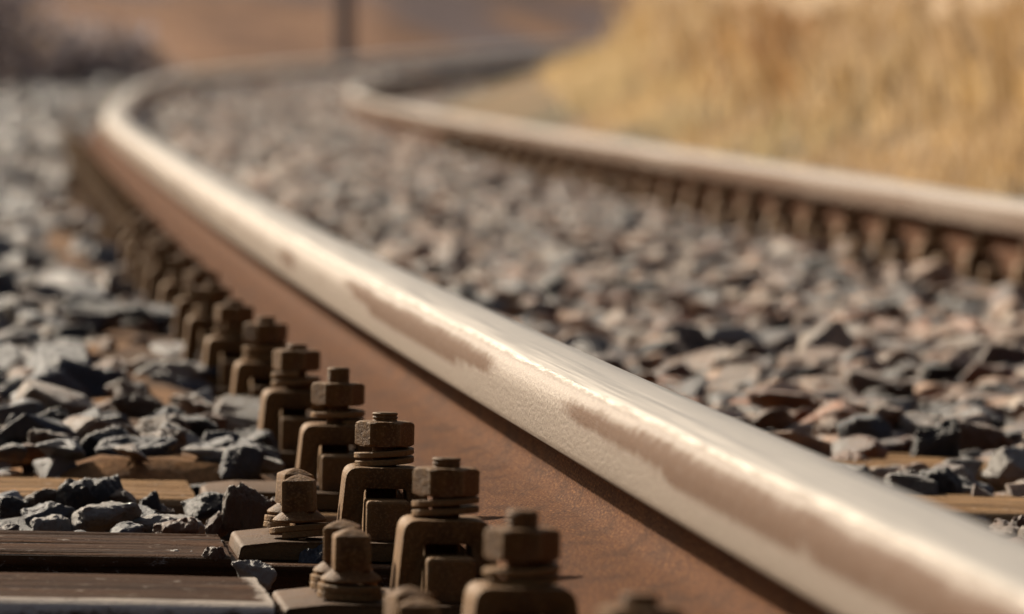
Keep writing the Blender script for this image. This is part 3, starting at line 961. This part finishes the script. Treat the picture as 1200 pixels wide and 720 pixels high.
# ------------------------------------------------------------------ dry grass (stuff), scrub bushes, post
def grass():
    N = 48000
    V, F, C = [], [], []; base = 0
    made = 0
    pal = np.array([(.50, .37, .19), (.56, .43, .26), (.46, .31, .14), (.60, .47, .31), (.46, .38, .19), (.52, .34, .17)])
    rus = np.array([(.40, .22, .09), (.44, .26, .11), (.33, .17, .08)])
    while made < N:
        y = 10.5 + 45 * rnd.random() ** 1.25
        x = rnd.uniform(-.6, .075 * y + .5)
        d = x - float(inner_x(y))
        if d < .42 + .2 * min(max((y - 20) / 8, 0), 1) + max(y - 30, 0) * .033 + .12 * noise.noise(Vector((x * 2, y * .5, 3))): continue
        tall = x > .66 + rnd.uniform(-.15, .30) + .10 * math.sin(y * .9) + .006 * (y - 28)
        cl = noise.noise(Vector((x * 1.9, y * .7, 0))); cl2 = noise.noise(Vector((x * .8, y * .3, 7)))
        if not tall:
            if rnd.random() < .35: continue
            h = .03 + .05 * min((d - .42) / .6, 1) + .02 * rnd.random()
            if y > 44: h *= .6
        else:
            h = (.16 + .42 * min(max(d - .65, 0) / .9, 1)) * (1 + .5 * cl) * rnd.uniform(.65, 1.2)
            edge = x - (.66 + .10 * math.sin(y * .9) + .006 * (y - 28))
            h *= .45 + .55 * min(edge / .7, 1) + .25 * rnd.random() * max(1 - edge / .7, 0)
            tuft = noise.noise(Vector((x * 3.4, y * 1.5, 21)))
            if tuft < -.02: h *= max(.28, 1 + (tuft + .02) * 5) 
            if d < .9: h *= .5
            if y < 17: h *= .55
        z = float(ground_z(x, y)) - .01
        wd = h * .010 + .0035; lean = rnd.gauss(0, .30) * h; lean2 = rnd.gauss(.05, .10) * h; a = rnd.uniform(0, math.pi)
        wx, wy = math.cos(a) * wd, math.sin(a) * wd
        b = [(x - wx, y - wy, z), (x + wx, y + wy, z), (x + lean * .3 + wx * .8, y + lean2 * .3 + wy * .8, z + h * .55), (x + lean * .3 - wx * .8, y + lean2 * .3 - wy * .8, z + h * .55), (x + lean, y + lean2, z + h)]
        f = [(base, base + 1, base + 2), (base, base + 2, base + 3), (base + 3, base + 2, base + 4)]
        if tall and h > .3 and rnd.random() < .5:      # a feathery seed head
            t = (x + lean, y + lean2, z + h); q = .018 + .012 * rnd.random()
            b += [(t[0] - q * .5, t[1], t[2] - .01), (t[0] + q * .5, t[1], t[2] - .01), (t[0] + lean * .2, t[1], t[2] + q * 3.2)]
            f += [(base + 5, base + 6, base + 7)]
        cl3 = noise.noise(Vector((x * 3.1, y * .9, 12)))
        russet = cl2 + .45 * cl3 > .28
        p = rus if russet and rnd.random() < .55 else pal
        i = int((cl * .5 + .5) * 2.99 + rnd.random() * 2) % len(p)
        col = p[i] * rnd.uniform(.7, 1.25)
        if rnd.random() < .12: col = np.array((.20, .13, .07))
        if not tall: col = (np.array((.58, .44, .25)) if cl > -.1 else np.array((.46, .31, .16)) if rnd.random() < .6 else np.array((.52, .40, .20))) * rnd.uniform(.75, 1.2)
        tip = col * np.array((.98, .92, 1.02)) if tall else col
        cs = [col * .92, col * .92, col, col, tip] + [np.array((.62, .49, .35)) * rnd.uniform(.8, 1.15)] * (len(b) - 5)
        V += b; F += f; C += cs; base += len(b); made += 1
    o = np_mesh('dry_grass', np.array(V), np.array(F), M_GRASS, 3, np.array(C))
    tag(o, 'tall dry ochre grass on the bank inside the bend', 'grass', None, 'stuff')


grass()


def scrub(x, y, w, h, tones, label, n=1500):
    """A leafless tangled bush: stems (one mesh) and a crown of twigs and dead leaves."""
    z0 = max(hill_z(x / y, y), float(ground_z(np.array(x), np.array(y)))) - .05
    root = empty('scrub_bush', Matrix.Translation((x, y, z0)))
    tag(root, label, 'bush', 'scrub bushes on the far bank')
    bm = bmesh.new()
    for i in range(14):
        a = rnd.uniform(0, 6.28); r = rnd.uniform(.1, .8); top = Vector((math.cos(a) * r * w, math.sin(a) * r * w * .6, h * rnd.uniform(.5, .95))); bot = Vector((math.cos(a) * .12 * w, math.sin(a) * .12 * w, 0))
        ax = (top - bot).normalized(); s1 = ax.orthogonal().normalized(); s2 = ax.cross(s1)
        q = [[bm.verts.new(c + (s1 * math.cos(k * 1.257) + s2 * math.sin(k * 1.257)) * rr) for k in range(5)] for c, rr in ((bot, .025), ((bot + top) / 2 + Vector((0, 0, .08 * h)), .016), (top, .005))]
        for a_, b_ in zip(q, q[1:]):
            for k in range(5): bm.faces.new((a_[k], a_[(k + 1) % 5], b_[(k + 1) % 5], b_[k]))
    obj('stems', bm, M_POST, root)
    V, F, C = [], [], []
    for i in range(n):
        v = Vector((rnd.gauss(0, 1), rnd.gauss(0, 1), rnd.gauss(0, 1))).normalized() * rnd.random() ** .45
        lump = 1 + .35 * noise.noise(v * 2.2 + Vector((x, y, 0)))
        c = Vector((v.x * w * lump, v.y * w * .6 * lump, h * .52 + v.z * h * .48 * lump))
        if c.z < .02: c.z = .02 + rnd.random() * .1
        d = Vector((rnd.gauss(0, 1), rnd.gauss(0, 1), rnd.gauss(.6, 1))).normalized() * rnd.uniform(.06, .16); e = d.orthogonal().normalized() * rnd.uniform(.012, .035)
        b = len(V); V += [c - e, c + e, c + d]; F.append((b, b + 1, b + 2))
        t = np.array(rnd.choice(tones)) * rnd.uniform(.7, 1.3); C += [t] * 3
    np_mesh('crown', np.array([p[:] for p in V]), np.array(F), M_SCRUB, 3, np.array(C), parent=root)


SL_T = [(.30, .28, .31), (.35, .30, .30), (.26, .25, .28), (.38, .29, .22)]
scrub(-3.6, 52, .70, 1.35, SL_T, 'dark slate coloured bush at the upper left corner of the picture')
scrub(-2.95, 54, .75, .75, SL_T, 'smaller dark bush just right of the one in the upper left corner')
scrub(-4.3, 53, .7, 1.5, SL_T, 'dark bush cut by the left picture edge at the top')

# the thin dark post beyond the outer rail
bm = lathe_bm([(.075, 0), (.072, .9), (.066, 1.9), (.060, 1.93), (.02, 1.96)], 16)
bp = Vector((-1.32, 63.0, -.62 + ZO))
root = empty('wooden_post', Matrix.Translation(bp))
tag(root, 'thin dark upright post standing behind the bend of the track', 'post')
obj('shaft', bm, M_POST, root, 40)
bm = box_bm(.17, .03, .12, 1.45, .004); 
for v in bm.verts: v.co.y -= .085
obj('plate', bm, M_POST, root, 30)

# ------------------------------------------------------------------ light, sky, camera
SUN = Vector((-.53, .68, .49)).normalized()
w = bpy.data.worlds.new('World'); sc.world = w; w.use_nodes = True
nt = w.node_tree; bg = nt.nodes['Background']
sky = nt.nodes.new('ShaderNodeTexSky'); sky.sky_type = 'NISHITA'; sky.sun_disc = False
sky.sun_elevation = math.asin(SUN.z); sky.sun_rotation = math.atan2(SUN.x, SUN.y)
sky.dust_density = 6.0; sky.air_density = 1.0
nt.links.new(sky.outputs[0], bg.inputs[0]); bg.inputs[1].default_value = .046
sl = bpy.data.lights.new('sun', 'SUN'); sl.energy = 5.0; sl.angle = math.radians(1.2); sl.color = (1, .87, .70)
so = link(bpy.data.objects.new('sun', sl)); so.rotation_euler = (-SUN).to_track_quat('-Z', 'Y').to_euler(); so.location = SUN * 40

cam = bpy.data.cameras.new('camera'); co = link(bpy.data.objects.new('camera', cam)); sc.camera = co
co.location = (0, 0, ZO); co.rotation_euler = (math.radians(90) - math.atan((360 - 19.87) / 9352), 0, 0)
cam.sensor_width = 36; cam.lens = 36 * 9352 / 1200; cam.clip_start = .05; cam.clip_end = 6000
cam.dof.use_dof = True; cam.dof.focus_distance = 5.26; cam.dof.aperture_fstop = 13.6
sc.view_settings.view_transform = 'Standard'; sc.view_settings.look = 'None'; sc.view_settings.exposure = .62; sc.view_settings.gamma = 1
sc.cycles.use_denoising = True
sc.cycles.max_bounces = 6
